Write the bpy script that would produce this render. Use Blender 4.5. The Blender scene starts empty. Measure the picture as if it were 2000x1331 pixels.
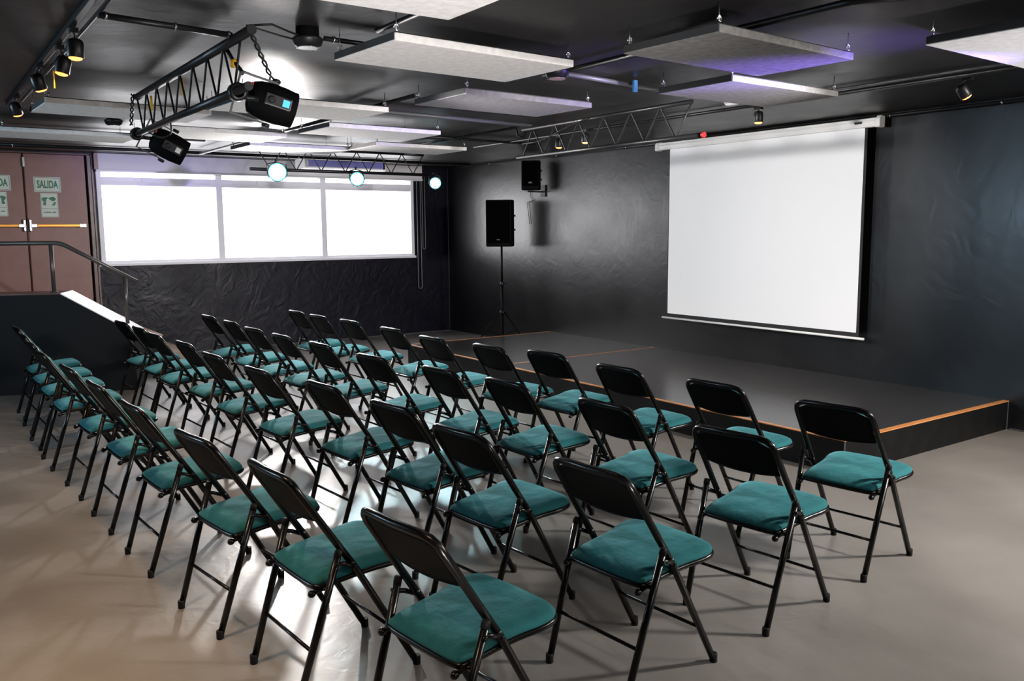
import bpy, math, random
from mathutils import Vector, Matrix
random.seed(4)
S = bpy.context.scene
COL = S.collection
D = bpy.data

# ------------------------------------------------------------------ camera
yaw, pitch, roll = 0.610722, -0.128968, -0.007269
Fv = Vector((math.sin(yaw)*math.cos(pitch), math.cos(yaw)*math.cos(pitch), math.sin(pitch)))
Rv = Vector((math.cos(yaw), -math.sin(yaw), 0)); Uv = Rv.cross(Fv)
R2 = Rv*math.cos(roll)+Uv*math.sin(roll); U2 = -Rv*math.sin(roll)+Uv*math.cos(roll)
cam = D.cameras.new('camera'); camo = D.objects.new('camera', cam); COL.objects.link(camo)
cam.sensor_width = 36.0; cam.lens = 1675.05/2000*36.0
camo.matrix_world = Matrix(((R2.x, U2.x, -Fv.x, -6.8076), (R2.y, U2.y, -Fv.y, -11.4015), (R2.z, U2.z, -Fv.z, 1.55), (0, 0, 0, 1)))
S.camera = camo
cam.clip_end = 200

# ------------------------------------------------------------------ world, light, exposure
S.view_settings.view_transform = 'Standard'
S.view_settings.look = 'None'
S.view_settings.gamma = 1.0
S.view_settings.use_curve_mapping = False
S.view_settings.exposure = 0.0
w = D.worlds.new('overcast_sky'); S.world = w; w.use_nodes = True
bg = w.node_tree.nodes['Background']
bg.inputs[0].default_value = (1.0, 0.97, 0.96, 1); bg.inputs[1].default_value = 8.5


def light(kind, name, loc, target, power, color, size=0.1, spot=60, blend=0.5, sy=None):
    l = D.lights.new(name, kind); l.energy = power; l.color = color
    if kind == 'AREA':
        l.size = size
        if sy:
            l.shape = 'RECTANGLE'; l.size_y = sy
    else:
        l.shadow_soft_size = size
    if kind == 'SPOT':
        l.spot_size = math.radians(spot); l.spot_blend = blend
    o = D.objects.new(name, l); COL.objects.link(o); o.location = loc
    d = Vector(target)-Vector(loc)
    o.rotation_euler = d.to_track_quat('-Z', 'Y').to_euler()
    return o


# unseen lights behind and beside the camera: inferred lamps plus added fill
light('AREA', 'rear_fill', (-2.4, -12.3, 2.3), (-2.9, -7.5, 0.2), 70, (1.0, 0.95, 0.90), 1.0, sy=0.5)  # soft fill added for general brightness, no fixture behind it
light('SPOT', 'window_wall_fill', (-2.45, -9.7, 1.95), (-3.5, 0.0, 1.60), 650, (1.0, 0.96, 0.98), 0.06, 50, 0.5)  # unseen spot added to brighten the window wall, not a fixture's beam
light('AREA', 'door_wall_fill', (-5.2, -13.2, 2.25), (-4.2, -1.0, 1.7), 22, (1.0, 0.93, 0.86), 1.0, sy=0.5)  # added frontal fill for the doors and window wall
light('SPOT', 'violet_wash', (-2.0, -11.3, 1.95), (-2.95, -6.5, 2.38), 1100, (0.34, 0.26, 1.0), 0.05, 15, 0.9)
light('SPOT', 'violet_uplight', (-1.2, -10.6, 1.1), (-2.88, -8.42, 2.44), 2600, (0.26, 0.16, 1.0), 0.05, 22, 0.9)
for ly in (-8.5, -9.9):
    light('SPOT', 'track_beam_rear', (-6.7, ly, 2.3), (-7.0, ly+0.2, 0), 195, (1.0, 0.72, 0.47), 0.06, 96, 1.0)
light('SPOT', 'house_uplight', (-5.8, -11.0, 0.12), (-4.75, -7.9, 2.45), 780, (1.0, 0.96, 0.95), 0.25, 48, 0.8)  # unseen spot added near the floor to brighten panel undersides
light('SPOT', 'panel_uplight_fill_b', (-2.0, -11.5, 0.15), (-2.35, -9.4, 2.40), 420, (0.97, 0.96, 1.0), 0.15, 40, 0.9)  # second added spot, lifts the pale panel by the stage wall
light('SPOT', 'front_floor_light', (-1.3, -11.3, 2.36), (-2.7, -8.4, 0.0), 1080, (1.0, 0.96, 0.92), 0.16, 108, 0.9)
sw = light('AREA', 'side_window_light', (-9.1, -5.0, 1.85), (0, -5.0, 1.85), 85, (0.55, 0.78, 1.0), 0.6, sy=0.9)

# ------------------------------------------------------------------ materials


def mat(name, col, rough=0.5, metal=0.0, noise=None, bump=None, coat=0.0, spec=None, sheen=0.0, emit=None, estr=0.0):
    """noise=(scale, colour2, contrast lo, hi); bump=(scale, strength, distance)"""
    m = D.materials.new(name); m.use_nodes = True
    nt = m.node_tree; b = nt.nodes['Principled BSDF']
    b.inputs['Base Color'].default_value = (*col, 1)
    b.inputs['Roughness'].default_value = rough
    b.inputs['Metallic'].default_value = metal
    if coat: b.inputs['Coat Weight'].default_value = coat; b.inputs['Coat Roughness'].default_value = 0.15
    if spec is not None: b.inputs['Specular IOR Level'].default_value = spec
    if sheen:
        b.inputs['Sheen Weight'].default_value = sheen; b.inputs['Sheen Roughness'].default_value = 0.4
        b.inputs['Sheen Tint'].default_value = (*[min(1, c*3+0.1) for c in col], 1)
    if emit:
        b.inputs['Emission Color'].default_value = (*emit, 1); b.inputs['Emission Strength'].default_value = estr
    tc = None
    if noise or bump:
        tc = nt.nodes.new('ShaderNodeTexCoord')
    if noise:
        n = nt.nodes.new('ShaderNodeTexNoise'); n.inputs['Scale'].default_value = noise[0]; n.inputs['Detail'].default_value = 6
        n.inputs['Roughness'].default_value = 0.6
        r = nt.nodes.new('ShaderNodeValToRGB')
        r.color_ramp.elements[0].position = noise[2]; r.color_ramp.elements[1].position = noise[3]
        r.color_ramp.elements[0].color = (*col, 1); r.color_ramp.elements[1].color = (*noise[1], 1)
        nt.links.new(tc.outputs['Object'], n.inputs['Vector']); nt.links.new(n.outputs['Fac'], r.inputs[0])
        nt.links.new(r.outputs[0], b.inputs['Base Color'])
    if bump:
        n2 = nt.nodes.new('ShaderNodeTexNoise'); n2.inputs['Scale'].default_value = bump[0]; n2.inputs['Detail'].default_value = 5
        bp = nt.nodes.new('ShaderNodeBump'); bp.inputs['Strength'].default_value = bump[1]; bp.inputs['Distance'].default_value = bump[2]
        nt.links.new(tc.outputs['Object'], n2.inputs['Vector']); nt.links.new(n2.outputs['Fac'], bp.inputs['Height'])
        nt.links.new(bp.outputs[0], b.inputs['Normal'])
    return m


def wall_mat(name, col, col2, rough, lump, rlo=None, rhi=None):
    """painted plaster: large trowel lumps plus fine grain, gloss varying in patches"""
    m = mat(name, col, rough, noise=(0.9, col2, 0.35, 0.7))
    nt = m.node_tree; b = nt.nodes['Principled BSDF']
    tc = [n for n in nt.nodes if n.type == 'TEX_COORD'][0]
    big = nt.nodes.new('ShaderNodeTexNoise'); big.inputs['Scale'].default_value = 5.0; big.inputs['Detail'].default_value = 2
    big.inputs['Distortion'].default_value = 1.6
    fine = nt.nodes.new('ShaderNodeTexNoise'); fine.inputs['Scale'].default_value = 60; fine.inputs['Detail'].default_value = 3
    a = nt.nodes.new('ShaderNodeBump'); a.inputs['Strength'].default_value = lump; a.inputs['Distance'].default_value = 0.03
    c = nt.nodes.new('ShaderNodeBump'); c.inputs['Strength'].default_value = 0.12; c.inputs['Distance'].default_value = 0.003
    for n in (big, fine): nt.links.new(tc.outputs['Object'], n.inputs['Vector'])
    nt.links.new(big.outputs['Fac'], a.inputs['Height']); nt.links.new(fine.outputs['Fac'], c.inputs['Height'])
    nt.links.new(a.outputs[0], c.inputs['Normal']); nt.links.new(c.outputs[0], b.inputs['Normal'])
    if rlo is not None:
        rn = nt.nodes.new('ShaderNodeTexNoise'); rn.inputs['Scale'].default_value = 2.2; rn.inputs['Detail'].default_value = 5
        mr = nt.nodes.new('ShaderNodeMapRange'); mr.inputs[1].default_value = 0.3; mr.inputs[2].default_value = 0.7
        mr.inputs[3].default_value = rlo; mr.inputs[4].default_value = rhi
        nt.links.new(tc.outputs['Object'], rn.inputs['Vector']); nt.links.new(rn.outputs['Fac'], mr.inputs[0])
        nt.links.new(mr.outputs[0], b.inputs['Roughness'])
    return m


M = {}
M['wall_stage'] = wall_mat('black_gloss_wall', (0.0035, 0.0037, 0.0045), (0.0055, 0.0055, 0.0062), 0.33, 0.06, 0.29, 0.35)
M['wall_stage'].node_tree.nodes['Principled BSDF'].inputs['Specular IOR Level'].default_value = 0.72
M['wall_window'] = wall_mat('black_troweled_wall', (0.0045, 0.0042, 0.0095), (0.0080, 0.0072, 0.0150), 0.42, 0.30, 0.34, 0.50)
M['wall_window'].node_tree.nodes['Principled BSDF'].inputs['Specular IOR Level'].default_value = 0.2
M['ceiling'] = wall_mat('black_ceiling_paint', (0.013, 0.012, 0.012), (0.018, 0.0165, 0.016), 0.45, 0.08, 0.40, 0.48)
M['black_face'] = mat('matte_black_board', (0.004, 0.004, 0.0045), 0.6, bump=(30, 0.1, 0.002), spec=0.2)


def floor_mat():
    m = D.materials.new('polished_grey_vinyl'); m.use_nodes = True
    nt = m.node_tree; b = nt.nodes['Principled BSDF']; N = nt.nodes.new; L = nt.links.new
    tc0 = N('ShaderNodeTexCoord'); tc = N('ShaderNodeMapping'); tc.inputs['Location'].default_value = (3.1, 7.7, 0.437)
    L(tc0.outputs['Object'], tc.inputs['Vector'])
    n1 = N('ShaderNodeTexNoise'); n1.inputs['Scale'].default_value = 1.7; n1.inputs['Detail'].default_value = 4; n1.inputs['Roughness'].default_value = 0.5
    n1.inputs['Distortion'].default_value = 0.0
    r = N('ShaderNodeValToRGB')
    r.color_ramp.elements[0].position = 0.10; r.color_ramp.elements[0].color = (0.118, 0.107, 0.097, 1)
    r.color_ramp.elements[1].position = 0.90; r.color_ramp.elements[1].color = (0.228, 0.209, 0.190, 1)
    L(tc.outputs['Vector'], n1.inputs['Vector']); L(n1.outputs['Fac'], r.inputs[0])
    n3 = N('ShaderNodeTexNoise'); n3.inputs['Scale'].default_value = 14; n3.inputs['Detail'].default_value = 4
    mx = N('ShaderNodeMix'); mx.data_type = 'RGBA'; mx.blend_type = 'MULTIPLY'; mx.inputs[0].default_value = 0.22
    r3 = N('ShaderNodeValToRGB'); r3.color_ramp.elements[0].position = 0.15; r3.color_ramp.elements[1].position = 0.85
    r3.color_ramp.elements[0].color = (0.72, 0.71, 0.70, 1); r3.color_ramp.elements[1].color = (1, 1, 1, 1)
    L(tc.outputs['Vector'], n3.inputs['Vector']); L(n3.outputs['Fac'], r3.inputs[0])
    L(r.outputs[0], mx.inputs[6]); L(r3.outputs[0], mx.inputs[7])
    L(mx.outputs[2], b.inputs['Base Color'])
    # gloss
    mr = N('ShaderNodeMapRange'); mr.inputs[1].default_value = 0.1; mr.inputs[2].default_value = 0.9; mr.inputs[3].default_value = 0.30; mr.inputs[4].default_value = 0.40
    L(n1.outputs['Fac'], mr.inputs[0]); L(mr.outputs[0], b.inputs['Roughness'])
    w1 = N('ShaderNodeTexNoise'); w1.inputs['Scale'].default_value = 11; w1.inputs['Detail'].default_value = 4; w1.inputs['Distortion'].default_value = 1.0
    bp = N('ShaderNodeBump'); bp.inputs['Strength'].default_value = 0.16; bp.inputs['Distance'].default_value = 0.012
    L(tc.outputs['Vector'], w1.inputs['Vector']); L(w1.outputs['Fac'], bp.inputs['Height']); L(bp.outputs[0], b.inputs['Normal'])
    return m


M['floor'] = floor_mat()
M['stage_top'] = mat('dark_grey_stage_vinyl', (0.024, 0.0235, 0.0235), 0.24, spec=0.85, noise=(2.0, (0.034, 0.033, 0.033), 0.3, 0.7), bump=(16, 0.10, 0.006))
M['stage_side'] = mat('black_stage_skirt', (0.0035, 0.0035, 0.0038), 0.5, noise=(8, (0.006, 0.006, 0.006), 0.45, 0.7), bump=(12, 0.15, 0.006), spec=0.2)
M['orange'] = mat('orange_edge_strip', (0.42, 0.16, 0.045), 0.42, noise=(9, (0.55, 0.24, 0.09), 0.35, 0.7))
M['tan_tape'] = mat('tan_floor_tape', (0.36, 0.26, 0.18), 0.5)
M['velvet'] = mat('teal_velvet', (0.013, 0.086, 0.097), 0.85, noise=(5, (0.025, 0.150, 0.162), 0.35, 0.7), bump=(7, 0.45, 0.03), sheen=0.55, spec=0.15)
M['pad'] = mat('teal_pad', (0.005, 0.058, 0.056), 0.85, noise=(9, (0.008, 0.080, 0.076), 0.35, 0.7), sheen=0.4, spec=0.15)
M['chair_metal'] = mat('black_enamel_tube', (0.0025, 0.0022, 0.0022), 0.26, noise=(60, (0.007, 0.006, 0.0055), 0.58, 0.75), spec=0.28)
M['shell'] = mat('black_backrest_shell', (0.0022, 0.0022, 0.0022), 0.5, spec=0.07)
M['rubber'] = mat('black_rubber', (0.005, 0.005, 0.005), 0.6, spec=0.2)
M['steel'] = mat('bright_steel', (0.55, 0.55, 0.56), 0.25, metal=1.0)
M['black_metal'] = mat('black_painted_metal', (0.007, 0.007, 0.008), 0.38, spec=0.35)
M['black_plastic'] = mat('black_plastic', (0.0018, 0.0019, 0.0022), 0.7, spec=0.08, bump=(200, 0.1, 0.001))
M['grey_plastic'] = mat('dark_grey_plastic', (0.07, 0.07, 0.075), 0.45)
M['control_grey'] = mat('charcoal_plastic', (0.012, 0.012, 0.013), 0.4)
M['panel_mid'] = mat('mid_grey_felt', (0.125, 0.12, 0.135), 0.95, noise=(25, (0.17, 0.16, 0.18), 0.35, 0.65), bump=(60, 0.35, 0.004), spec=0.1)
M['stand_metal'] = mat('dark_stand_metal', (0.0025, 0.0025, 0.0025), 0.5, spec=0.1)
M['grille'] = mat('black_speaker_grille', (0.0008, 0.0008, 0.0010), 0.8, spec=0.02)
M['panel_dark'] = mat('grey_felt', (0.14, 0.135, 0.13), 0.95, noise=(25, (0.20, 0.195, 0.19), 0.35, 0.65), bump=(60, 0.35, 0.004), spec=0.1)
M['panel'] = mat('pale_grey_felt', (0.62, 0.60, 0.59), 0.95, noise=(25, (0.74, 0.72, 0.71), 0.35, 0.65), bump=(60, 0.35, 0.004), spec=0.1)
M['panel_edge'] = mat('dark_backing_and_side_shade', (0.03, 0.03, 0.03), 0.8)  # also the painted shade on one side of each panel
M['screen'] = mat('projection_fabric', (0.86, 0.86, 0.87), 0.9, spec=0.1)
M['screen_black'] = mat('black_screen_border', (0.008, 0.008, 0.009), 0.7)
M['white_paint'] = mat('white_enamel', (0.78, 0.77, 0.76), 0.35)
M['blind'] = mat('grey_white_blind', (0.84, 0.80, 0.81), 0.6, noise=(3, (0.88, 0.84, 0.85), 0.3, 0.7))
M['win_frame'] = mat('lavender_white_window_frame', (0.88, 0.86, 0.91), 0.4)
M['door'] = mat('brown_door_veneer', (0.200, 0.078, 0.060), 0.42, noise=(3.5, (0.260, 0.110, 0.088), 0.3, 0.72), bump=(20, 0.05, 0.004))
M['door_frame'] = mat('dark_brown_frame', (0.070, 0.030, 0.024), 0.35, noise=(12, (0.12, 0.055, 0.043), 0.4, 0.7))
M['brass'] = mat('brass_bar', (0.62, 0.29, 0.05), 0.35, metal=0.6)
M['chrome'] = mat('brushed_chrome', (0.75, 0.75, 0.77), 0.22, metal=1.0)
M['sign'] = mat('pale_green_sign', (0.60, 0.66, 0.58), 0.45)
M['sign_green'] = mat('sign_green_ink', (0.02, 0.17, 0.09), 0.5)
M['sign_dark'] = mat('sign_dark_ink', (0.05, 0.08, 0.07), 0.5)
M['rail'] = mat('grey_brown_handrail', (0.085, 0.078, 0.070), 0.32, metal=0.5)
M['coping'] = mat('white_speckled_coping', (0.74, 0.71, 0.70), 0.22, noise=(120, (0.60, 0.56, 0.55), 0.5, 0.72))
M['wood_step'] = mat('tan_wood_step', (0.34, 0.22, 0.16), 0.4, noise=(5, (0.25, 0.155, 0.11), 0.4, 0.7))
M['ac_blue'] = mat('lavender_blue_grille', (0.26, 0.25, 0.66), 0.4)
M['yellow'] = mat('yellow_tag', (0.75, 0.38, 0.01), 0.4)
M['red'] = mat('red_plastic', (0.30, 0.008, 0.012), 0.4)
M['blue_clip'] = mat('blue_tape', (0.08, 0.35, 0.85), 0.4)
M['lcd'] = mat('blue_lcd', (0.05, 0.3, 0.5), 0.3, emit=(0.08, 0.55, 0.95), estr=0.9)
M['lcd_white'] = mat('white_label', (0.80, 0.79, 0.78), 0.3)
M['warm_glow'] = mat('warm_bulb', (1, 0.8, 0.5), 0.4, emit=(1.0, 0.24, 0.035), estr=4)
M['led_white'] = mat('led_white', (1, 1, 1), 0.4, emit=(0.95, 1.0, 1.0), estr=14)
M['led_rim'] = mat('cyan_led_rim', (0.1, 0.5, 0.6), 0.3, emit=(0.10, 0.75, 0.85), estr=1.0)
M['led_cyan'] = mat('led_cyan', (0.5, 1, 1), 0.4, emit=(0.55, 0.95, 1.0), estr=7)
M['grey_cord'] = mat('grey_cord', (0.22, 0.21, 0.21), 0.5)
M['dim_cord'] = mat('dark_cable', (0.004, 0.004, 0.004), 0.5, spec=0.3)


def glass_mat():
    m = D.materials.new('window_glass'); m.use_nodes = True
    nt = m.node_tree; nt.nodes.clear(); N = nt.nodes.new
    o = N('ShaderNodeOutputMaterial'); t = N('ShaderNodeBsdfTransparent'); g = N('ShaderNodeBsdfGlossy'); x = N('ShaderNodeMixShader')
    g.inputs['Roughness'].default_value = 0.03; x.inputs[0].default_value = 0.06; t.inputs[0].default_value = (0.97, 0.98, 1, 1)
    nt.links.new(t.outputs[0], x.inputs[1]); nt.links.new(g.outputs[0], x.inputs[2]); nt.links.new(x.outputs[0], o.inputs[0])
    return m


M['glass'] = glass_mat()

# ------------------------------------------------------------------ mesh helpers


class MB:
    def __init__(self):
        self.v = []; self.f = []; self.sm = []

    def box(self, lo, hi, T=None):
        b = len(self.v)
        P = [(x, y, z) for x in (lo[0], hi[0]) for y in (lo[1], hi[1]) for z in (lo[2], hi[2])]
        if T is not None: P = [tuple(T @ Vector(p)) for p in P]
        self.v += P
        for q in ((0, 1, 3, 2), (4, 6, 7, 5), (0, 4, 5, 1), (2, 3, 7, 6), (0, 2, 6, 4), (1, 5, 7, 3)):
            self.f.append(tuple(b+i for i in q)); self.sm.append(False)
        return self

    def tube(self, pts, r, n=10, closed=False, T=None):
        pts = [Vector(p) for p in pts]
        m = len(pts); b = len(self.v); rr = r if isinstance(r, (list, tuple)) else [r]*m
        up = None
        for i, p in enumerate(pts):
            if closed: t = (pts[(i+1) % m]-pts[i-1])
            else: t = pts[min(i+1, m-1)]-pts[max(i-1, 0)]
            t.normalize()
            if up is None:
                a = Vector((0, 0, 1)) if abs(t.z) < 0.9 else Vector((1, 0, 0)); up = (a-t*a.dot(t)).normalized()
            else:
                up = (up-t*up.dot(t)).normalized()
            s = t.cross(up)
            for k in range(n):
                a = 2*math.pi*k/n
                q = p+(up*math.cos(a)+s*math.sin(a))*rr[i]
                if T is not None: q = T @ q
                self.v.append(tuple(q))
        rng = m if closed else m-1
        for i in range(rng):
            for k in range(n):
                a = b+i*n+k; c = b+i*n+(k+1) % n; j = (i+1) % m
                self.f.append((a, b+j*n+k, b+j*n+(k+1) % n, c)); self.sm.append(True)
        if not closed:
            self.f.append(tuple(b+k for k in range(n))); self.sm.append(False)
            self.f.append(tuple(b+(m-1)*n+k for k in reversed(range(n)))); self.sm.append(False)
        return self

    def lathe(self, prof, n=24, T=None):
        """prof: (radius, z) along local z"""
        b = len(self.v); m = len(prof)
        for r, z in prof:
            for k in range(n):
                a = 2*math.pi*k/n; q = Vector((r*math.cos(a), r*math.sin(a), z))
                if T is not None: q = T @ q
                self.v.append(tuple(q))
        for i in range(m-1):
            for k in range(n):
                self.f.append((b+i*n+k, b+i*n+(k+1) % n, b+(i+1)*n+(k+1) % n, b+(i+1)*n+k)); self.sm.append(True)
        self.f.append(tuple(b+k for k in reversed(range(n)))); self.sm.append(False)
        self.f.append(tuple(b+(m-1)*n+k for k in range(n))); self.sm.append(False)
        return self

    def prism(self, poly, z0, z1, T=None):
        """poly in xy, extruded along z"""
        b = len(self.v); n = len(poly)
        P = [(x, y, z0) for x, y in poly]+[(x, y, z1) for x, y in poly]
        if T is not None: P = [tuple(T @ Vector(p)) for p in P]
        self.v += P
        self.f.append(tuple(b+i for i in reversed(range(n)))); self.f.append(tuple(b+n+i for i in range(n))); self.sm += [False, False]
        for i in range(n):
            j = (i+1) % n
            self.f.append((b+i, b+j, b+n+j, b+n+i)); self.sm.append(False)
        return self

    def build(self, name, material, parent=None, bevel=0.0, solid=None, loc=None):
        me = D.meshes.new(name); me.from_pydata(self.v, [], self.f); me.update()
        me.polygons.foreach_set('use_smooth', self.sm)
        me.materials.append(M[material] if isinstance(material, str) else material)
        o = D.objects.new(name, me); COL.objects.link(o)
        if parent: o.parent = parent
        if loc: o.location = loc
        if bevel:
            b = o.modifiers.new('edge', 'BEVEL'); b.width = bevel; b.segments = 2; b.limit_method = 'ANGLE'; b.angle_limit = math.radians(40)
        return o


def tag(o, label=None, cat=None, group=None, kind=None):
    if label: o['label'] = label
    if cat: o['category'] = cat
    if group: o['group'] = group
    if kind: o['kind'] = kind
    return o


def thing(name, label, cat, loc=(0, 0, 0), rz=0.0, group=None):
    o = D.objects.new(name, None); COL.objects.link(o); o.location = loc; o.rotation_euler = (0, 0, rz)
    o.empty_display_size = 0.1
    return tag(o, label, cat, group)


def struct(o): o['kind'] = 'structure'; return o


def copy_tree(o, parent=None):
    c = o.copy(); COL.objects.link(c)
    if parent: c.parent = parent
    for ch in list(o.children): copy_tree(ch, c)
    return c


def fillet(pts, r, n=6):
    """round the inner corners of a polyline"""
    pts = [Vector(p) for p in pts]; out = [pts[0]]
    for i in range(1, len(pts)-1):
        a, b, c = pts[i-1], pts[i], pts[i+1]
        d1 = (a-b); d2 = (c-b); q = min(r, d1.length*0.49, d2.length*0.49)
        p0 = b+d1.normalized()*q; p2 = b+d2.normalized()*q
        for k in range(n+1):
            t = k/n; out.append(p0*(1-t)**2+b*2*t*(1-t)+p2*t*t)
    out.append(pts[-1]); return out


def axes(loc, zdir, xhint=(0, 0, 1)):
    """matrix with local +z along zdir"""
    z = Vector(zdir).normalized(); x = Vector(xhint)-z*Vector(xhint).dot(z); x.normalize(); y = z.cross(x)
    return Matrix(((x.x, y.x, z.x, loc[0]), (x.y, y.y, z.y, loc[1]), (x.z, y.z, z.z, loc[2]), (0, 0, 0, 1)))


H = 2.49
XL, YB = -9.2, -13.6
# ------------------------------------------------------------------ room shell
struct(MB().box((XL, YB, -0.1), (0, 0, 0)).build('floor', 'floor'))
struct(MB().box((XL-0.1, YB-0.1, H), (0.1, 0.35, H+0.1)).build('ceiling', 'ceiling'))
struct(MB().box((0, YB-0.1, -0.1), (0.1, 0.1, H)).build('wall_stage', 'wall_stage'))
struct(MB().box((XL-0.1, YB-0.1, -0.1), (XL, 0.1, H)).build('wall_side', 'wall_stage'))
struct(MB().box((XL, YB-0.1, -0.1), (0, YB, H)).build('wall_rear', 'wall_stage'))
WX0, WX1, WZ0, WZ1 = -4.895, -0.60, 1.160, 2.285
DX0, DX1 = -6.32, -4.93
wb = MB()
wb.box((WX0, 0, -0.1), (WX1, 0.1, WZ0)).box((WX1, 0, -0.1), (0, 0.1, H)).box((WX0, 0, WZ1), (WX1, 0.1, H))
wb.box((DX1, 0, -0.1), (WX0, 0.1, H)).box((DX0, 0, -0.1), (DX1, 0.1, 0.62)).box((XL, 0, -0.1), (DX0, 0.1, H)).box((DX0, 0, 2.475), (DX1, 0.1, H))
struct(wb.build('wall_window', 'wall_window'))
# pale worn line down the corner and along the wall bases
struct(MB().tube([(-0.006, -0.006, 0), (-0.006, -0.006, H)], 0.006, 6).build('trim_1', 'grey_plastic'))
struct(MB().box((-4.15, -0.012, 0), (-0.01, 0, 0.012)).box((-0.012, -2.55, 0), (0, -0.01, 0.012)).box((-0.012, YB, 0), (0, -8.32, 0.012)).build('baseboard_1', 'grey_plastic'))

# ------------------------------------------------------------------ window
wn = tag(D.objects.new('window_1', None)); COL.objects.link(wn); struct(wn)
f = MB()
ft, fd = 0.05, (0.0-0.015, 0.085)
f.box((WX0, fd[0], WZ0), (WX1, fd[1], WZ0+0.045)).box((WX0, fd[0], WZ1-0.02), (WX1, fd[1], WZ1))
f.box((WX0, fd[0]-0.002, WZ0), (WX0+0.055, fd[1]-0.002, WZ1)).box((WX1-0.05, fd[0]-0.002, WZ0), (WX1, fd[1]-0.002, WZ1))
for x in (-3.445, -2.020): f.box((x-0.040, fd[0]-0.003, WZ0+0.001), (x+0.040, fd[1]-0.003, WZ1-0.001))
f.box((WX0+0.001, fd[0]+0.004, 2.114), (WX1-0.001, fd[1]-0.006, 2.215))
f.box((WX0-0.03, -0.05, WZ0-0.02), (WX1+0.01, 0.0, WZ0+0.012))
f.build('window_frame', 'win_frame', wn, bevel=0.004)
d = MB()
for a, b in ((-4.84, -3.485), (-3.405, -2.06), (-1.98, -0.65)):
    d.box((a, -0.022, 2.150), (b, -0.014, 2.156)).box((a+(b-a)*0.34, -0.024, 2.156), (a+(b-a)*0.34+0.006, -0.014, 2.215))
    c = a+(b-a)*0.72
    d.prism([(c-0.07, 2.205), (c, 2.17), (c+0.07, 2.205)], 0.014, 0.018, Matrix(((1, 0, 0, 0), (0, 0, -1, 0), (0, 1, 0, 0), (0, 0, 0, 1))))
d.build('window_bead', 'blind', wn)
for a, b in ((-4.84, -3.485), (-3.405, -2.06), (-1.98, -0.65)):
    MB().box((a-0.01, 0.035, 1.195), (b+0.01, 0.041, 2.125)).build('window_pane', 'glass', wn)
    MB().box((a-0.01, 0.035, 2.205), (b+0.01, 0.041, 2.275)).build('transom_pane', 'glass', wn)
# daylight opening: a portal lets the sky light in efficiently
pt = D.lights.new('daylight_portal', 'AREA'); pt.shape = 'RECTANGLE'; pt.size = 4.2; pt.size_y = 1.1; pt.cycles.is_portal = True
po = D.objects.new('daylight_portal', pt); COL.objects.link(po); po.location = (-2.75, 0.12, 1.72); po.rotation_euler = (math.radians(-90), 0, 0)

# roller blind above the window
bl = thing('roller_blind', 'long white rolled-up blind across the top of the window', 'blind', (-2.7, 0, 2.38))
MB().box((-2.20, -0.075, -0.085), (2.22, -0.004, 0.107)).build('blind_fabric', 'blind', bl, bevel=0.006)
MB().box((-2.20, -0.095, -0.110), (2.22, -0.004, -0.085)).build('bottom_bar', 'white_paint', bl, bevel=0.004)
MB().box((-2.215, -0.06, -0.085), (-2.17, -0.080, 0.10)).build('end_bracket', 'wood_step', bl)
for x, z1, ww in ((2.165, -1.70, 0.030), (2.245, -1.115, 0.022)):
    MB().tube(fillet([(x-ww, -0.05, 0.0), (x-ww, -0.05, z1), (x+ww, -0.05, z1), (x+ww, -0.05, 0.0)], 0.04), 0.006, 6).build('pull_cord', 'grey_cord', bl)

# air conditioner hung in front of the window head
ac = thing('air_conditioner', 'white air conditioner with bluish front hung above the window', 'air conditioner', (-1.97, -0.55, 2.42))
MB().prism([(-0.17, -0.055), (-0.13, -0.075), (0.17, -0.075), (0.17, 0.062), (-0.10, 0.062), (-0.17, 0.045)], -0.58, 0.58,
           Matrix(((0, 0, 1, 0), (1, 0, 0, 0), (0, 1, 0, 0), (0, 0, 0, 1)))).build('housing', 'white_paint', ac, bevel=0.006)
MB().box((-0.53, -0.176, -0.045), (0.53, -0.168, 0.038)).build('intake_grille', 'ac_blue', ac)
MB().box((-0.55, -0.180, 0.036), (0.55, -0.166, 0.048)).box((0.53, -0.180, -0.055), (0.548, -0.166, 0.048)).build('grille_frame', 'black_plastic', ac)

# ------------------------------------------------------------------ doors, platform, kneewall, steps
def door_leaf(name, x0, x1, mirror):
    dr = D.objects.new(name, None); COL.objects.link(dr); struct(dr)
    MB().box((x0, 0.01, 0.625), (x1, 0.055, 2.455)).build('door_panel', 'door', dr, bevel=0.003)
    xin = x0 if mirror else x1      # edge at the meeting line
    s = 1 if mirror else -1
    b = MB().box((min(xin+s*0.085, xin+s*0.53), -0.075, 1.617), (max(xin+s*0.085, xin+s*0.53), -0.045, 1.648)).build('push_bar', 'brass', dr, bevel=0.004)
    for q0, q1 in ((0.02, 0.085), (0.53, 0.60)):
        a, c = sorted((xin+s*q0, xin+s*q1))
        MB().box((a, -0.078, 1.612), (c, 0.01, 1.653)).build('bar_bracket', 'chrome', dr, bevel=0.004)
    a, c = sorted((xin+s*0.008, xin+s*0.036))
    MB().box((a, -0.055, 1.565), (c, 0.01, 1.705)).build('latch', 'chrome', dr, bevel=0.008)
    return dr


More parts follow.
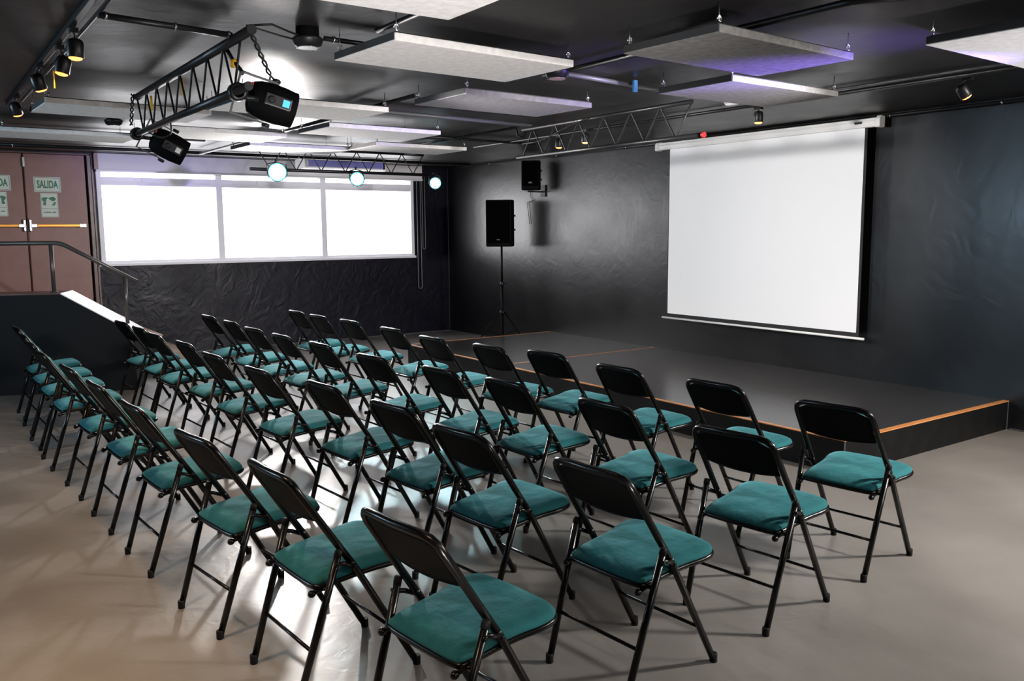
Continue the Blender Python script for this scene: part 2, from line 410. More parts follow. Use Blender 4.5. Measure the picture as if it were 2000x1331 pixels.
dl = door_leaf('door_1', -5.640, -5.005, True)
d2 = door_leaf('door_2', -6.285, -5.655, False)
MB().box((-5.655, -0.05, 2.30), (-5.632, 0.01, 2.41)).build('top_latch', 'white_paint', dl, bevel=0.008)
MB().tube([(-5.648, -0.008, 0.63), (-5.648, -0.008, 2.44)], 0.006, 6).build('rod', 'door_frame', dl)
fr = MB()
fr.box((-4.985, -0.03, 0.6), (-4.945, 0.1, H-0.012)).box((-4.94, -0.018, 0.6), (-4.915, 0.1, H-0.012)).box((-6.33, -0.03, 0.6), (-6.295, 0.1, H-0.012)).box((-6.33, -0.03, 2.457), (-4.945, 0.1, 2.474))
struct(fr.build('trim_2', 'door_frame', bevel=0.003))
struct(MB().box((-6.34, 0.06, 0.6), (-4.90, 0.12, H)).build('wall_light_blocker', 'black_face'))  # unseen black box added behind the doors to stop daylight leaking through gaps

a22 = math.radians(22); dv = Vector((math.cos(a22), -math.sin(a22), 0)); nv = Vector((math.sin(a22), math.cos(a22), 0))
P0 = Vector((-6.193, -1.958, 0)); ZK = 0.962


def KW(s, p, z): return tuple(P0+dv*s+nv*p+Vector((0, 0, z)))


A0, A1, A2, ZE = -2.9, 0.597, 1.235, 0.567
TH = 0.42
k = MB()
prof = [(A0, 0), (A2, 0), (A2, ZE), (A1, ZK), (A0, ZK)]
TK = Matrix(((dv.x, 0, nv.x, P0.x), (dv.y, 0, nv.y, P0.y), (0, 1, 0, 0), (0, 0, 0, 1)))
k.prism([(x, z) for x, z in prof], 0, TH, TK)
struct(k.build('wall_ramp', 'black_face'))
sl = (ZK-ZE)/(A2-A1)
k = MB().prism([(A1, ZK+0.001), (A2+0.012, ZE+0.001-sl*0.012), (A2+0.012, ZE+0.012-sl*0.012), (A1, ZK+0.012)], -0.006, TH+0.01, TK)
struct(k.build('trim_3', 'coping'))
struct(MB().prism([(A0, ZK), (A1, ZK), (A1, ZK+0.010), (A0, ZK+0.010)], -0.006, TH, TK).build('trim_4', 'door_frame'))
struct(MB().box((XL, -1.30, 0), (-4.88, -0.001, 0.615)).build('floor_landing', 'wood_step'))
stp = thing('steps', 'two low tan wooden steps beside the black kneewall under the window', 'steps', (-4.6, -0.7, 0))
MB().box((-0.278, -0.62, 0), (0.03, 0.695, 0.385)).build('riser', 'black_face', stp)
MB().box((-0.278, -0.64, 0.385), (0.06, 0.695, 0.41)).build('tread', 'wood_step', stp, bevel=0.004)
MB().box((0.03, -0.62, 0), (0.31, 0.695, 0.175)).build('riser', 'wood_step', stp)
MB().box((0.03, -0.64, 0.175), (0.34, 0.695, 0.20)).build('tread', 'wood_step', stp, bevel=0.004)

hr = thing('handrail', 'grey metal handrail with two posts on the black kneewall', 'handrail', (-5.66, -1.99, 0.972))
off = Vector((5.66, 1.99, -0.972))
def rel(p): return tuple(Vector(p)+off)
MB().tube([rel(p) for p in fillet([(-8.5, -0.84, 1.45), (-5.586, -2.02, 1.45), (-4.965, -2.271, 1.062)], 0.06)], 0.021, 14).build('rail', 'rail', hr)
MB().tube([rel(p) for p in ((-5.667, -1.987, 1.44), (-5.667, -1.987, 0.965))], 0.019, 12).build('post', 'rail', hr)
MB().tube([rel(p) for p in ((-5.066, -2.230, 1.12), (-5.066, -2.230, 0.645))], 0.019, 12).build('post', 'rail', hr)
MB().lathe([(0.034, 0), (0.034, 0.008), (0.022, 0.012)], 16, Matrix.Translation(rel((-5.667, -1.987, 0.972)))).build('base_plate', 'rail', hr)

# exit signs and notices
def text(body, size, loc, material, parent, name='lettering', xs=1.0):
    c = D.curves.new(name, 'FONT'); c.body = body; c.size = size; c.extrude = 0.0006; c.offset = size*0.034
    c.align_x = 'CENTER'; c.align_y = 'CENTER'
    o = D.objects.new(name, c); COL.objects.link(o); o.parent = parent; o.location = loc; o.rotation_euler = (math.radians(90), 0, 0)
    c.materials.append(M[material])
    me = D.meshes.new_from_object(o.evaluated_get(bpy.context.evaluated_depsgraph_get())); D.objects.remove(o)
    q = D.objects.new(name, me); COL.objects.link(q); q.parent = parent; q.location = loc; q.rotation_euler = (math.radians(90), 0, 0)
    q.scale = (xs, 1, 1); return q


def exit_sign(x, z, lab):
    t = thing('exit_sign', lab, 'sign', (x, 0.0085, z), group=None)
    MB().box((-0.141, -0.006, -0.088), (0.141, 0, 0.088)).build('sign_plate', 'sign', t, bevel=0.003)
    b = MB()
    for q in ((-0.130, -0.078, 0.130, -0.0745), (-0.130, 0.0745, 0.130, 0.078), (-0.130, -0.078, -0.1265, 0.078), (0.1265, -0.078, 0.130, 0.078)):
        b.box((q[0], -0.0075, q[1]), (q[2], -0.006, q[3]))
    b.build('border', 'sign_dark', t)
    text('SALIDA', 0.118, (0, -0.0068, -0.002), 'sign_green', t, xs=0.56)
    return t


exit_sign(-5.414, 2.106, 'pale green exit sign reading SALIDA on the brown door beside the window')
exit_sign(-5.925, 2.118, 'pale green exit sign on the other brown door, cut by the photo edge')


def notice(x, z, lab, flip):
    t = thing('notice', lab, 'notice', (x, 0.0085, z))
    MB().box((-0.090, -0.004, -0.138), (0.090, 0, 0.138)).build('sheet', 'sign', t)
    TT = Matrix(((flip, 0, 0, 0), (0, 0, -1, -0.0045), (0, 1, 0, 0), (0, 0, 0, 1)))
    b = MB()
    b.prism([(-0.080, 0.075), (-0.068, 0.090), (-0.030, 0.094), (-0.012, 0.085), (-0.030, 0.065), (-0.036, 0.040), (-0.034, 0.002), (-0.068, 0.000), (-0.066, 0.022), (-0.056, 0.036), (-0.074, 0.055)], 0, 0.001, TT)
    b.prism([(-0.012, 0.078), (0.010, 0.092), (0.045, 0.100), (0.070, 0.078), (0.064, 0.060), (0.046, 0.050), (0.030, 0.048), (0.010, 0.062)], 0, 0.001, TT)
    b.prism([(0.040, 0.034), (0.062, 0.042), (0.066, 0.020), (0.052, 0.000), (0.026, -0.004), (0.026, 0.012), (0.044, 0.016)], 0, 0.001, TT)
    b.build('pictogram', 'sign_green', t)
    c = MB().box((-0.082, -0.0055, -0.042), (0.082, -0.004, -0.038)).box((-0.084, -0.0055, -0.132), (0.084, -0.004, -0.130)).box((-0.084, -0.0055, -0.132), (-0.082, -0.004, 0.132)).box((0.082, -0.0055, -0.132), (0.084, -0.004, 0.132))
    for i, (u, ww) in enumerate(((-0.062, 0.010), (-0.048, 0.009), (-0.036, 0.009), (-0.024, 0.010), (-0.010, 0.009), (0.002, 0.010), (0.026, 0.010), (0.040, 0.008), (0.052, 0.010))):
        c.box((u, -0.0055, -0.088 if i % 3 else -0.090), (u+ww, -0.004, -0.074))
    c.build('print', 'sign_dark', t)


notice(-5.405, 1.868, 'narrow pale green notice with figures under the SALIDA sign beside the window', 1)
notice(-5.922, 1.878, 'narrow pale green notice under the cut-off exit sign', -1)

# ------------------------------------------------------------------ stage
st = thing('stage', 'low dark grey stage platform with orange edge strips under the projection screen', 'stage', (-1.05, -5.43, 0))
sx, sy = 1.05, 5.43
def sb(m, lo, hi): m.box((lo[0]+sx, lo[1]+sy, lo[2]), (hi[0]+sx, hi[1]+sy, hi[2])); return m
SX, SY0, SY1, SZ = -2.098, -8.30, -2.545, 0.215
sb(MB(), (SX, SY0, 0), (-0.001, SY1, SZ)).build('stage_skirt', 'stage_side', st)
sb(MB(), (SX+0.03, SY0+0.03, SZ), (-0.002, SY1-0.03, SZ+0.005)).build('stage_deck', 'stage_top', st)
m = MB(); sb(m, (SX-0.003, SY0-0.003, SZ), (SX+0.032, SY1+0.003, SZ+0.007)); m.build('edge_strip', 'orange', st, bevel=0.002)
m = MB(); sb(m, (SX+0.032, SY0-0.003, SZ), (-0.002, SY0+0.045, SZ+0.007)); m.build('edge_strip', 'orange', st, bevel=0.002)
m = MB(); sb(m, (SX+0.032, SY1-0.028, SZ), (-0.002, SY1+0.003, SZ+0.007)); m.build('edge_strip', 'orange', st, bevel=0.002)
m = MB(); sb(m, (SX+0.032, -4.478, SZ+0.005), (-0.002, -4.460, SZ+0.0065)); m.build('seam_tape', 'orange', st)
m = MB(); sb(m, (SX-0.001, -8.301, 0), (SX+0.006, -8.294, SZ)); sb(m, (-0.012, -8.301, 0.0), (-0.001, -8.294, SZ)); m.build('corner_wear', 'grey_plastic', st)

tp = MB().box((-0.075, -0.016, 0), (0.075, 0.016, 0.0012)).build('floor_tape', 'tan_tape')
tp.location = (-5.29, -8.80, 0); tp.rotation_euler = (0, 0, 0.18); tag(tp, 'short strip of tan tape on the floor behind the nearest chair', 'tape')

# ------------------------------------------------------------------ projection screen
ps = thing('projection_screen', 'large white pull-down projection screen with black borders over the stage', 'projection screen', (-0.12, -5.91, 0.6))
MB().tube([(0, 1.265, 1.812), (0, -1.265, 1.812)], 0.036, 16).box((-0.030, -1.265, 1.776), (0.034, 1.265, 1.85)).build('case', 'white_paint', ps, bevel=0.006)
for y in (1.285, -1.285):
    MB().prism([(-0.045, 1.768), (0.036, 1.768), (0.036, 1.862), (-0.018, 1.866), (-0.045, 1.84)], y-0.022, y+0.022,
               Matrix(((1, 0, 0, 0), (0, 0, 1, 0), (0, 1, 0, 0), (0, 0, 0, 1)))).build('end_cap', 'white_paint', ps, bevel=0.008)
MB().box((-0.002, -1.175, 0.0), (0.001, 1.128, 1.79)).build('border', 'screen_black', ps)
MB().box((-0.0045, -1.150, 0.038), (-0.002, 1.117, 1.785)).build('fabric', 'screen', ps)
MB().tube([(0, 1.20, -0.012), (0, -1.225, -0.012)], 0.011, 10).build('bottom_bar', 'white_paint', ps)
MB().box((-0.038, -1.14, 1.808), (-0.034, -1.07, 1.826)).build('maker_plate', 'screen_black', ps)

# ------------------------------------------------------------------ folding chair
def arc_outline(ctrl, it=3):
    p = [Vector((a, b, 0)) for a, b in ctrl]
    for _ in range(it):
        q = []
        for i in range(len(p)):
            a, b = p[i], p[(i+1) % len(p)]
            q += [a*0.75+b*0.25, a*0.25+b*0.75]
        p = q
    return p


def make_chair():
    t = thing('folding_chair', 'x', 'chair')
    R = 0.0125
    # side view: rear leg (0,0)->(.154,.492); front leg (.457,0)->(.222,.42)->backrest (.018,.739)
    for s in (1, -1):
        l = MB().tube([(0.003, 0.186*s, 0.012), (0.154, 0.205*s, 0.492)], R, 12).build('leg', 'chair_metal', t)
        MB().lathe([(0.013, 0.0), (0.0142, 0.003), (0.0142, 0.03), (0.0130, 0.034)], 12, Matrix.Translation((0.002, 0.186*s, 0))).build('rubber_foot', 'rubber', l)
        MB().lathe([(0.0132, 0.0), (0.0132, 0.018), (0.010, 0.024)], 12, axes((0.150, 0.2045*s, 0.482), (0.3, 0.04*s, 0.95))).build('tube_cap', 'rubber', l)
        g = MB().tube(fillet([(0.454, 0.190*s, 0.012), (0.222, 0.1895*s, 0.425), (0.204, 0.189*s, 0.452)], 0.03), R, 12).build('leg', 'chair_metal', t)
        MB().lathe([(0.013, 0.0), (0.0142, 0.003), (0.0142, 0.03), (0.0130, 0.034)], 12, Matrix.Translation((0.456, 0.19*s, 0))).build('rubber_foot', 'rubber', g)
        # link bar between rear leg and frame, with rivets
        b = MB().tube([(0.142, 0.202*s, 0.462), (0.175, 0.203*s, 0.452), (0.216, 0.199*s, 0.432)], 0.008, 8)
        b.lathe([(0.008, 0), (0.008, 0.008), (0.004, 0.011)], 10, axes((0.143, 0.212*s, 0.460), (0, s, 0)))
        b.lathe([(0.007, 0), (0.007, 0.008), (0.004, 0.010)], 10, axes((0.216, 0.199*s, 0.432), (0, s, 0)))
        b.build('hinge_link', 'chair_metal', t)
        # seat pivot pin with ball end under the seat rear
        b = MB().tube([(0.078, 0.172*s, 0.366), (0.112, 0.172*s, 0.372), (0.118, 0.195*s, 0.376)], 0.007, 8)
        b.lathe([(0.004, -0.013), (0.010, -0.009), (0.013, 0), (0.010, 0.009), (0.004, 0.013)], 12, axes((0.070, 0.172*s, 0.365), (1, 0, 0)))
        b.build('pivot_pin', 'chair_metal', t)
    # backrest frame: an upside-down U continuing the front legs
    U = []
    for s in (1, -1):
        q = [(0.2045, 0.189*s, 0.4515), (0.150, 0.186*s, 0.535), (0.102, 0.183*s, 0.610), (0.062, 0.182*s, 0.673), (0.034, 0.180*s, 0.716), (0.023, 0.174*s, 0.738), (0.013, 0.155*s, 0.754), (0.007, 0.125*s, 0.7605), (0.002, 0.06*s, 0.762)]
        U = q if s == 1 else U+[(-0.001, 0, 0.762)]+q[::-1]
    MB().tube(U, R, 12).build('back_frame', 'chair_metal', t)
    # backrest shell (black, rear) and pad (teal, front): curved grid
    def backgrid(offs, thick, marg, nm, mt):
        b = MB(); nu, nvv = 16, 8; G = []
        for side in (0, 1):
            for j in range(nvv+1):
                for i in range(nu+1):
                    u = -1+2*i/nu; vv = j/nvv
                    zt = 0.757-0.030*max(0, abs(u)-0.72)/0.28*1.0-marg
                    zb = 0.606-0.014*(1-u*u)+marg*0.3
                    z = zb+(zt-zb)*vv
                    x = 0.011+(0.757-z)*0.612
                    hw = 0.170-marg*0.8
                    if z > 0.72: hw -= (z-0.72)**2*18
                    bow = -0.014*(1-u*u)
                    edge = min(1, min(1-abs(u), min(vv, 1-vv)*2)*5)
                    x += bow+offs+(thick*edge if side else 0)
                    b.v.append((x, u*hw, z+(thick*edge*0.6 if side else 0)+offs*0.6))
        n1 = (nu+1)*(nvv+1)
        for j in range(nvv):
            for i in range(nu):
                a = j*(nu+1)+i
                b.f.append((a, a+nu+1, a+nu+2, a+1)); b.f.append((n1+a, n1+a+1, n1+a+nu+2, n1+a+nu+1)); b.sm += [True, True]
        for i in range(nu):
            b.f.append((i, i+1, n1+i+1, n1+i)); q = nvv*(nu+1)+i; b.f.append((q, n1+q, n1+q+1, q+1)); b.sm += [True, True]
        for j in range(nvv):
            a = j*(nu+1); b.f.append((a, n1+a, n1+a+nu+1, a+nu+1)); a += nu; b.f.append((a, a+nu+1, n1+a+nu+1, n1+a)); b.sm += [True, True]
        return b.build(nm, mt, t)
    backgrid(-0.004, 0.006, 0.0, 'backrest', 'shell')
    backgrid(0.003, 0.022, 0.010, 'backrest_pad', 'pad')
    # seat cushion + rim
    ctrl = [(0.086, -0.168), (0.27, -0.178), (0.36, -0.205), (0.468, -0.200), (0.484, -0.10), (0.486, 0.10), (0.468, 0.200), (0.36, 0.205), (0.27, 0.178), (0.086, 0.168), (0.080, 0.06), (0.080, -0.06)]
    ctrl = [(0.082, -0.160), (0.10, -0.174), (0.28, -0.179), (0.38, -0.204), (0.436, -0.195), (0.463, -0.155), (0.469, 0), (0.463, 0.155), (0.436, 0.195), (0.38, 0.204), (0.28, 0.179), (0.10, 0.174), (0.082, 0.160), (0.079, 0)]
    O = arc_outline(ctrl, 2); c0 = Vector((0.285, 0, 0))
    def zb(x): return 0.386+(x-0.08)*0.095
    b = MB(); n = len(O)
    rings = [(0.97, -0.004), (1.0, 0.002), (1.0, 0.009), (0.975, 0.018), (0.92, 0.025), (0.78, 0.031), (0.5, 0.034), (0.25, 0.035)]
    for sc, hh in rings:
        for p in O:
            q = c0+(p-c0)*sc; wob = 0.003*math.sin(q.x*38+q.y*21)*math.cos(q.y*29-q.x*9)*(1.1-sc)*2
            droop = -0.012*max(0, (0.14-q.x)/0.06) if hh > 0.01 else 0
            b.v.append((q.x, q.y, zb(q.x)+hh+wob+droop*0.5))
    for i in range(len(rings)-1):
        for j in range(n):
            a = i*n+j; c = i*n+(j+1) % n
            b.f.append((a, c, c+n, a+n)); b.sm.append(True)
    ctr = len(b.v); b.v.append((c0.x, c0.y, zb(c0.x)+0.035)); L = (len(rings)-1)*n
    for j in range(n): b.f.append((L+j, L+(j+1) % n, ctr)); b.sm.append(True)
    b.f.append(tuple(reversed(range(n)))); b.sm.append(False)
    b.build('seat', 'velvet', t)
    MB().tube([(c0.x+(p.x-c0.x)*0.985, p.y*0.985, zb(p.x)-0.007) for p in O], 0.0105, 8, closed=True).build('seat_rim', 'chair_metal', t)
    # crossbars
    MB().tube([(0.176*0.313, 0.190, 0.176), (0.176*0.313, -0.190, 0.176)], 0.0065, 8).build('crossbar', 'chair_metal', t)
    xx = 0.454-0.162*0.56
    MB().tube([(xx, 0.188, 0.162), (xx, -0.188, 0.162)], 0.0065, 8).build('crossbar', 'chair_metal', t)
    return t


POSES = {(1, 1): (-3.505, -9.147, 0.123), (2, 1): (-4.260, -9.222, 0.118), (3, 1): (-5.018, -9.270, 0.077), (4, 1): (-5.789, -9.374, 0.130), (4, 2): (-5.891, -8.651, 0.064), (4, 3): (-5.971, -8.018, 0.136),
 (1, 2): (-3.504, -8.453, 0.042), (1, 3): (-3.550, -7.779, 0.050), (1, 4): (-3.520, -7.060, 0.093), (1, 5): (-3.642, -6.571, 0.058), (1, 6): (-3.718, -5.934, 0.04), (1, 7): (-3.686, -5.218, 0.04), (1, 8): (-3.696, -4.436, 0.054), (1, 9): (-3.738, -3.834, 0.05), (1, 10): (-3.741, -3.298, 0.054),
 (2, 2): (-4.284, -8.502, 0.035), (2, 3): (-4.327, -7.770, 0.04), (2, 4): (-4.399, -7.211, 0.05), (2, 5): (-4.485, -6.512, 0.097), (2, 6): (-4.510, -5.742, 0.035), (2, 7): (-4.551, -5.096, 0.04), (2, 8): (-4.573, -4.512, 0.064), (2, 9): (-4.555, -3.862, 0.04), (2, 10): (-4.561, -3.198, 0.058),
 (3, 2): (-5.097, -8.566, 0.093), (3, 3): (-5.083, -7.954, 0.102), (3, 4): (-5.125, -7.261, 0.079), (3, 5): (-5.235, -6.574, 0.074), (3, 6): (-5.271, -5.814, 0.057), (3, 7): (-5.261, -5.085, 0.067), (3, 8): (-5.310, -4.396, 0.042), (3, 9): (-5.307, -3.843, 0.05), (3, 10): (-5.328, -3.244, 0.086),
 (4, 4): (-6.038, -7.237, 0.066), (4, 5): (-6.075, -6.531, 0.058), (4, 6): (-6.107, -5.809, 0.059), (4, 7): (-6.151, -5.012, 0.03), (4, 8): (-6.15, -4.36, 0.04), (4, 9): (-6.14, -3.76, 0.04), (4, 10): (-6.127, -3.157, 0.033)}
ORD = ['first', 'second', 'third', 'fourth', 'fifth', 'sixth', 'seventh', 'eighth', 'ninth', 'tenth']
ROW = {1: 'front row by the stage', 2: 'second row from the stage', 3: 'third row from the stage', 4: 'back row farthest from the stage'}
chair0 = make_chair(); first = True
for (r_, c_), (x, y, a) in sorted(POSES.items()):
    o = chair0 if first else copy_tree(chair0); first = False
    o.location = (x, y, 0); o.rotation_euler = (0, 0, a)
    o['label'] = 'teal-seated folding chair, %s from the window in the %s' % (ORD[10-c_], ROW[r_])
    if c_ == 10: o['label'] = 'teal-seated folding chair, closest to the window in the %s' % ROW[r_]
    if c_ == 1: o['label'] = 'teal-seated folding chair, at the open end in the %s' % ROW[r_]
    o['group'] = 'folding chairs in four rows'

# ------------------------------------------------------------------ speakers
def speaker(lab, loc, rz, w_, d_, h_, group=None):
    t = thing('loudspeaker', lab, 'speaker', loc, rz)
    # front faces local -y; trapezoid plan narrowing to the back
    pl = [(-w_/2, -d_/2), (w_/2, -d_/2), (w_/2, 0.0), (w_*0.30, d_/2), (-w_*0.30, d_/2), (-w_/2, 0.0)]
    MB().prism(pl, 0, h_).build('cabinet', 'black_plastic', t, bevel=0.015)
    MB().box((-w_/2+0.018, -d_/2-0.008, 0.05), (w_/2-0.018, -d_/2-0.0005, h_-0.018)).build('grille', 'grille', t, bevel=0.006)
    MB().box((-0.022, -d_/2-0.010, 0.085), (0.022, -d_/2-0.007, 0.100)).build('badge', 'control_grey', t)
    for z in (h_*0.36, h_*0.66):
        MB().box((w_/2-0.004, -0.03, z-0.012), (w_/2+0.014, 0.02, z+0.012)).build('handle', 'black_metal', t, bevel=0.003)
    return t


TX, TY = -0.335, -1.93
speaker('large black loudspeaker on a tripod stand behind the far end of the stage', (TX, TY, 1.325), -math.radians(50), 0.35, 0.30, 0.61)
t = thing('speaker_stand', 'slim tripod stand carrying the large loudspeaker', 'stand', (TX, TY-0.06, 0.0))
MB().tube([(0, 0.06, 0.05), (0, 0.06, 0.84)], 0.017, 12).build('pole', 'stand_metal', t)
MB().tube([(0, 0.06, 0.82), (0, 0.06, 1.322)], 0.014, 12).build('pole', 'stand_metal', t)
MB().lathe([(0.026, 0), (0.028, 0.02), (0.028, 0.05), (0.020, 0.06)], 14, Matrix.Translation((0, 0.06, 0.80))).tube([(0, 0.06, 0.83), (0.055, 0.03, 0.83)], 0.007, 8).build('collar', 'black_metal', t)
MB().lathe([(0.032, 0), (0.036, 0.015), (0.036, 0.045), (0.022, 0.06)], 14, Matrix.Translation((0, 0.06, 0.415))).tube([(0, 0.06, 0.44), (-0.06, 0.05, 0.44)], 0.007, 8).build('collar', 'black_metal', t)
for an in (145, 325, 235):
    ca, sa = math.cos(math.radians(an)), math.sin(math.radians(an))
    rr = 0.36 if an == 145 else 0.33
    l = MB().tube([(0.03*ca, 0.06+0.03*sa, 0.45), (rr*ca, 0.06+rr*sa, 0.012)], 0.008, 8).build('leg', 'stand_metal', t)
    MB().lathe([(0.011, 0), (0.012, 0.02), (0.008, 0.03)], 10, Matrix.Translation((rr*ca, 0.06+rr*sa, 0))).build('rubber_foot', 'rubber', l)
    MB().tube([(0.0, 0.06, 0.12), (rr*ca*0.55, 0.06+rr*sa*0.55, 0.20)], 0.005, 6).build('brace', 'stand_metal', t)
speaker('smaller black loudspeaker fixed high on the wall by the truss end', (-0.195, -2.42, 2.045), -math.radians(48), 0.235, 0.19, 0.37)
wbk = thing('wall_bracket', 'black bracket holding the small wall loudspeaker', 'bracket', (-0.128, -2.42, 2.015))
MB().box((-0.14, -0.02, 0.005), (0.125, 0.02, 0.022)).build('arm', 'black_metal', wbk)
MB().box((0.11, -0.05, -0.05), (0.128, 0.05, 0.10)).build('plate', 'black_metal', wbk)
cb = MB().tube([(-0.012, -2.16, 2.44), (-0.014, -2.17, 2.2), (-0.012, -2.14, 1.98), (-0.013, -2.21, 1.93), (-0.013, -2.07, 1.90), (-0.012, -2.10, 1.75), (-0.012, -2.12, 1.62)], 0.004, 6).build('wall_cable', 'dim_cord')
tag(cb, 'thin dark cable running down the wall between the two loudspeakers', 'cable')

# ------------------------------------------------------------------ ceiling: acoustic panels
def hook(x, y, parent, s=1):
    b = MB().tube([(x, y, 0.03), (x, y, 0.128)], 0.0025, 6)
    b.tube([(x+0.012*math.cos(a), y, 0.060+0.014*math.sin(a)) for a in [k*0.7 for k in range(-2, 6)]], 0.0035, 6)
    b.build('hook', 'steel', parent)


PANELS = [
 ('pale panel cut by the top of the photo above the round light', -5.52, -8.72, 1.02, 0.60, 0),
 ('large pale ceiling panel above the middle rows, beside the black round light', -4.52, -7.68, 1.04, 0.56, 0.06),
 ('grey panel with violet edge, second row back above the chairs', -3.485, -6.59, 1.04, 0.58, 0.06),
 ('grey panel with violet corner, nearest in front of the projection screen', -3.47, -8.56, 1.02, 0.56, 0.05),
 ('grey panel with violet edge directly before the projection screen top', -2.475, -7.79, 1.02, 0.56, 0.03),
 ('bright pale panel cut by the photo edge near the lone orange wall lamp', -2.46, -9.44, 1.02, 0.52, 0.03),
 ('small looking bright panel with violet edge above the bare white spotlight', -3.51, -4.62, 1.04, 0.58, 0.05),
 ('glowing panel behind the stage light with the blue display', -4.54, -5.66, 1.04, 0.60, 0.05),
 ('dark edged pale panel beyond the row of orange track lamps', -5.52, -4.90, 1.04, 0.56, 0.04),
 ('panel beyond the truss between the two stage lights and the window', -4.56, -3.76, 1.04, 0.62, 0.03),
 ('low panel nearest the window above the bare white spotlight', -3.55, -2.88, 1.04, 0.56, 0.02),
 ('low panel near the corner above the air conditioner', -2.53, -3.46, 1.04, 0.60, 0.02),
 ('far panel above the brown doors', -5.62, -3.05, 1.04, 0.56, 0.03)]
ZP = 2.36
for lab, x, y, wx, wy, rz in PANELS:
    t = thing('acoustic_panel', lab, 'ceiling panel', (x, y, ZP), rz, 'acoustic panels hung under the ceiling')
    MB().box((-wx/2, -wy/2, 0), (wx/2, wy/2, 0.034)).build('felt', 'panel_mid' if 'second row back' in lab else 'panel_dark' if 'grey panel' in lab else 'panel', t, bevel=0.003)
    MB().box((-wx/2-0.003, -wy/2+0.004, 0.004), (-wx/2+0.004, wy/2-0.004, 0.036)).box((-wx/2+0.01, -wy/2+0.01, 0.034), (wx/2-0.01, wy/2-0.01, 0.040)).build('backing_and_side_shade', 'panel_edge', t)  # first box paints the shade of one side, second is the backing
    for px in (-wx/2+0.02, wx/2-0.02):
        for py in (-wy/2+0.02, wy/2-0.02): hook(px, py, t)

# ------------------------------------------------------------------ ceiling: pipes
def pipe(lab, pts, r=0.013, mt='black_metal', clips=(), r2=None):
    pts = [Vector(p) for p in pts]
    b = MB().tube(fillet(pts, 0.05) if len(pts) > 2 else pts, r, 10)
    o = b.build('ceiling_pipe', mt); tag(o, lab, 'pipe', 'black pipes along the ceiling')
    for tt in clips:
        p = pts[0].lerp(pts[-1], tt); d = (pts[-1]-pts[0]).normalized()
        MB().lathe([(r+0.004, -0.006), (r+0.004, 0.006)], 10, axes(p, d, (0.1, 0.2, 1))).build('pipe_clip', 'steel', o)
    return o


pipe('pipe from the orange track lamps to the near end of the lit truss', [(-6.08, -7.37, 2.45), (-5.50, -7.29, 2.45)], 0.014, clips=(0.05, 0.55, 0.97))
pipe('pipe from the lit truss end past the black round light', [(-5.10, -7.42, 2.46), (-4.78, -7.40, 2.46)], 0.012, clips=(0.15,))
pipe('pipe running toward the near pale panel at the top of the photo', [(-4.97, -7.72, 2.455), (-4.95, -9.2, 2.455)], 0.012)
pipe('pipe in front of the window above the brown doors', [(-8.6, -2.66, 2.45), (-4.30, -2.52, 2.45)], 0.016, clips=(0.7,))
pipe('long pipe along the window head from the doors to the spotlights', [(-8.6, -0.95, 2.462), (-0.2, -0.95, 2.462)], 0.020, clips=(0.33, 0.5, 0.7))
pipe('long pipe between the middle panels toward the window', [(-3.99, -6.30, 2.43), (-3.99, -1.2, 2.43)], 0.014, clips=(0.2, 0.5))
pipe('violet tinted pipe between two grey panels and the long screen-side truss', [(-3.95, -5.36, 2.45), (-2.24, -5.20, 2.45)], 0.016, 'white_paint' if False else 'grey_plastic', clips=(0.1,))
pipe('pipe from the corner side panels to the screen-side truss', [(-2.27, -2.2, 2.455), (-2.25, -5.0, 2.455)], 0.012)
p_h = pipe('pipe with a blue tape flag between the violet edged panels', [(-3.62, -7.34, 2.455), (-2.66, -7.20, 2.455)], 0.015, 'grey_plastic')
MB().box((-2.985, -7.30, 2.405), (-2.955, -7.285, 2.475)).build('tape_flag', 'blue_clip', p_h)
pipe('bent pipe crossing the ceiling at the top near the largest violet panel', [(-3.62, -7.2, 2.455), (-3.60, -9.25, 2.455), (-3.45, -9.45, 2.455)], 0.016)
pipe('pipe beside the lone orange wall lamp', [(-1.51, -7.6, 2.455), (-1.48, -11.5, 2.455)], 0.015)
pipe('thin worn conduit beside the lone orange wall lamp', [(-1.60, -7.7, 2.468), (-1.60, -11.5, 2.468)], 0.009, 'grey_plastic')
pipe('pipe along the top of the wall above the projection screen', [(-0.05, -0.2, 2.463), (-0.05, -13.0, 2.463)], 0.016, clips=(0.08, 0.2, 0.3, 0.55, 0.62))
pipe('short pipe from the corner panel to the stage-side truss', [(-3.05, -3.95, 2.455), (-1.2, -3.85, 2.455)], 0.012)
pipe('pipe beside the orange stage lamps over the far stage end', [(-1.56, -3.2, 2.462), (-1.50, -7.4, 2.462)], 0.013)
bx_ = MB().box((-2.13, -2.75, 2.40), (-2.00, -2.62, 2.488)).build('junction_box', 'black_plastic', bevel=0.004); tag(bx_, 'small black junction box on the ceiling near the room corner', 'junction box')

# ------------------------------------------------------------------ trusses
def truss(lab, a, b, zt, zb, n, rt, rb, name='truss', topx=0.0):
    a = Vector(a); b = Vector(b); c = (a+b)/2
    t = thing(name, lab, 'truss', (c.x, c.y, zb))
    A = a-c; B = b-c; A.z = B.z = 0; h = zt-zb
    up = Vector((0, 0, h))
    MB().tube([A+up+(A-B).normalized()*topx, B+up], rt, 14).build('top_chord', 'black_metal', t)
    ext = (B-A).normalized()*0.08
    MB().tube([A-ext, B+ext], rb, 14).build('bottom_chord', 'black_metal', t)
    pts = []
    for i in range(n+1):
        p = A.lerp(B, i/n); pts.append(p+(up if i % 2 == 0 else Vector((0, 0, 0))))
    MB().tube(fillet(pts, 0.02, 3), 0.006, 8).build('lacing', 'black_metal', t)
    return t


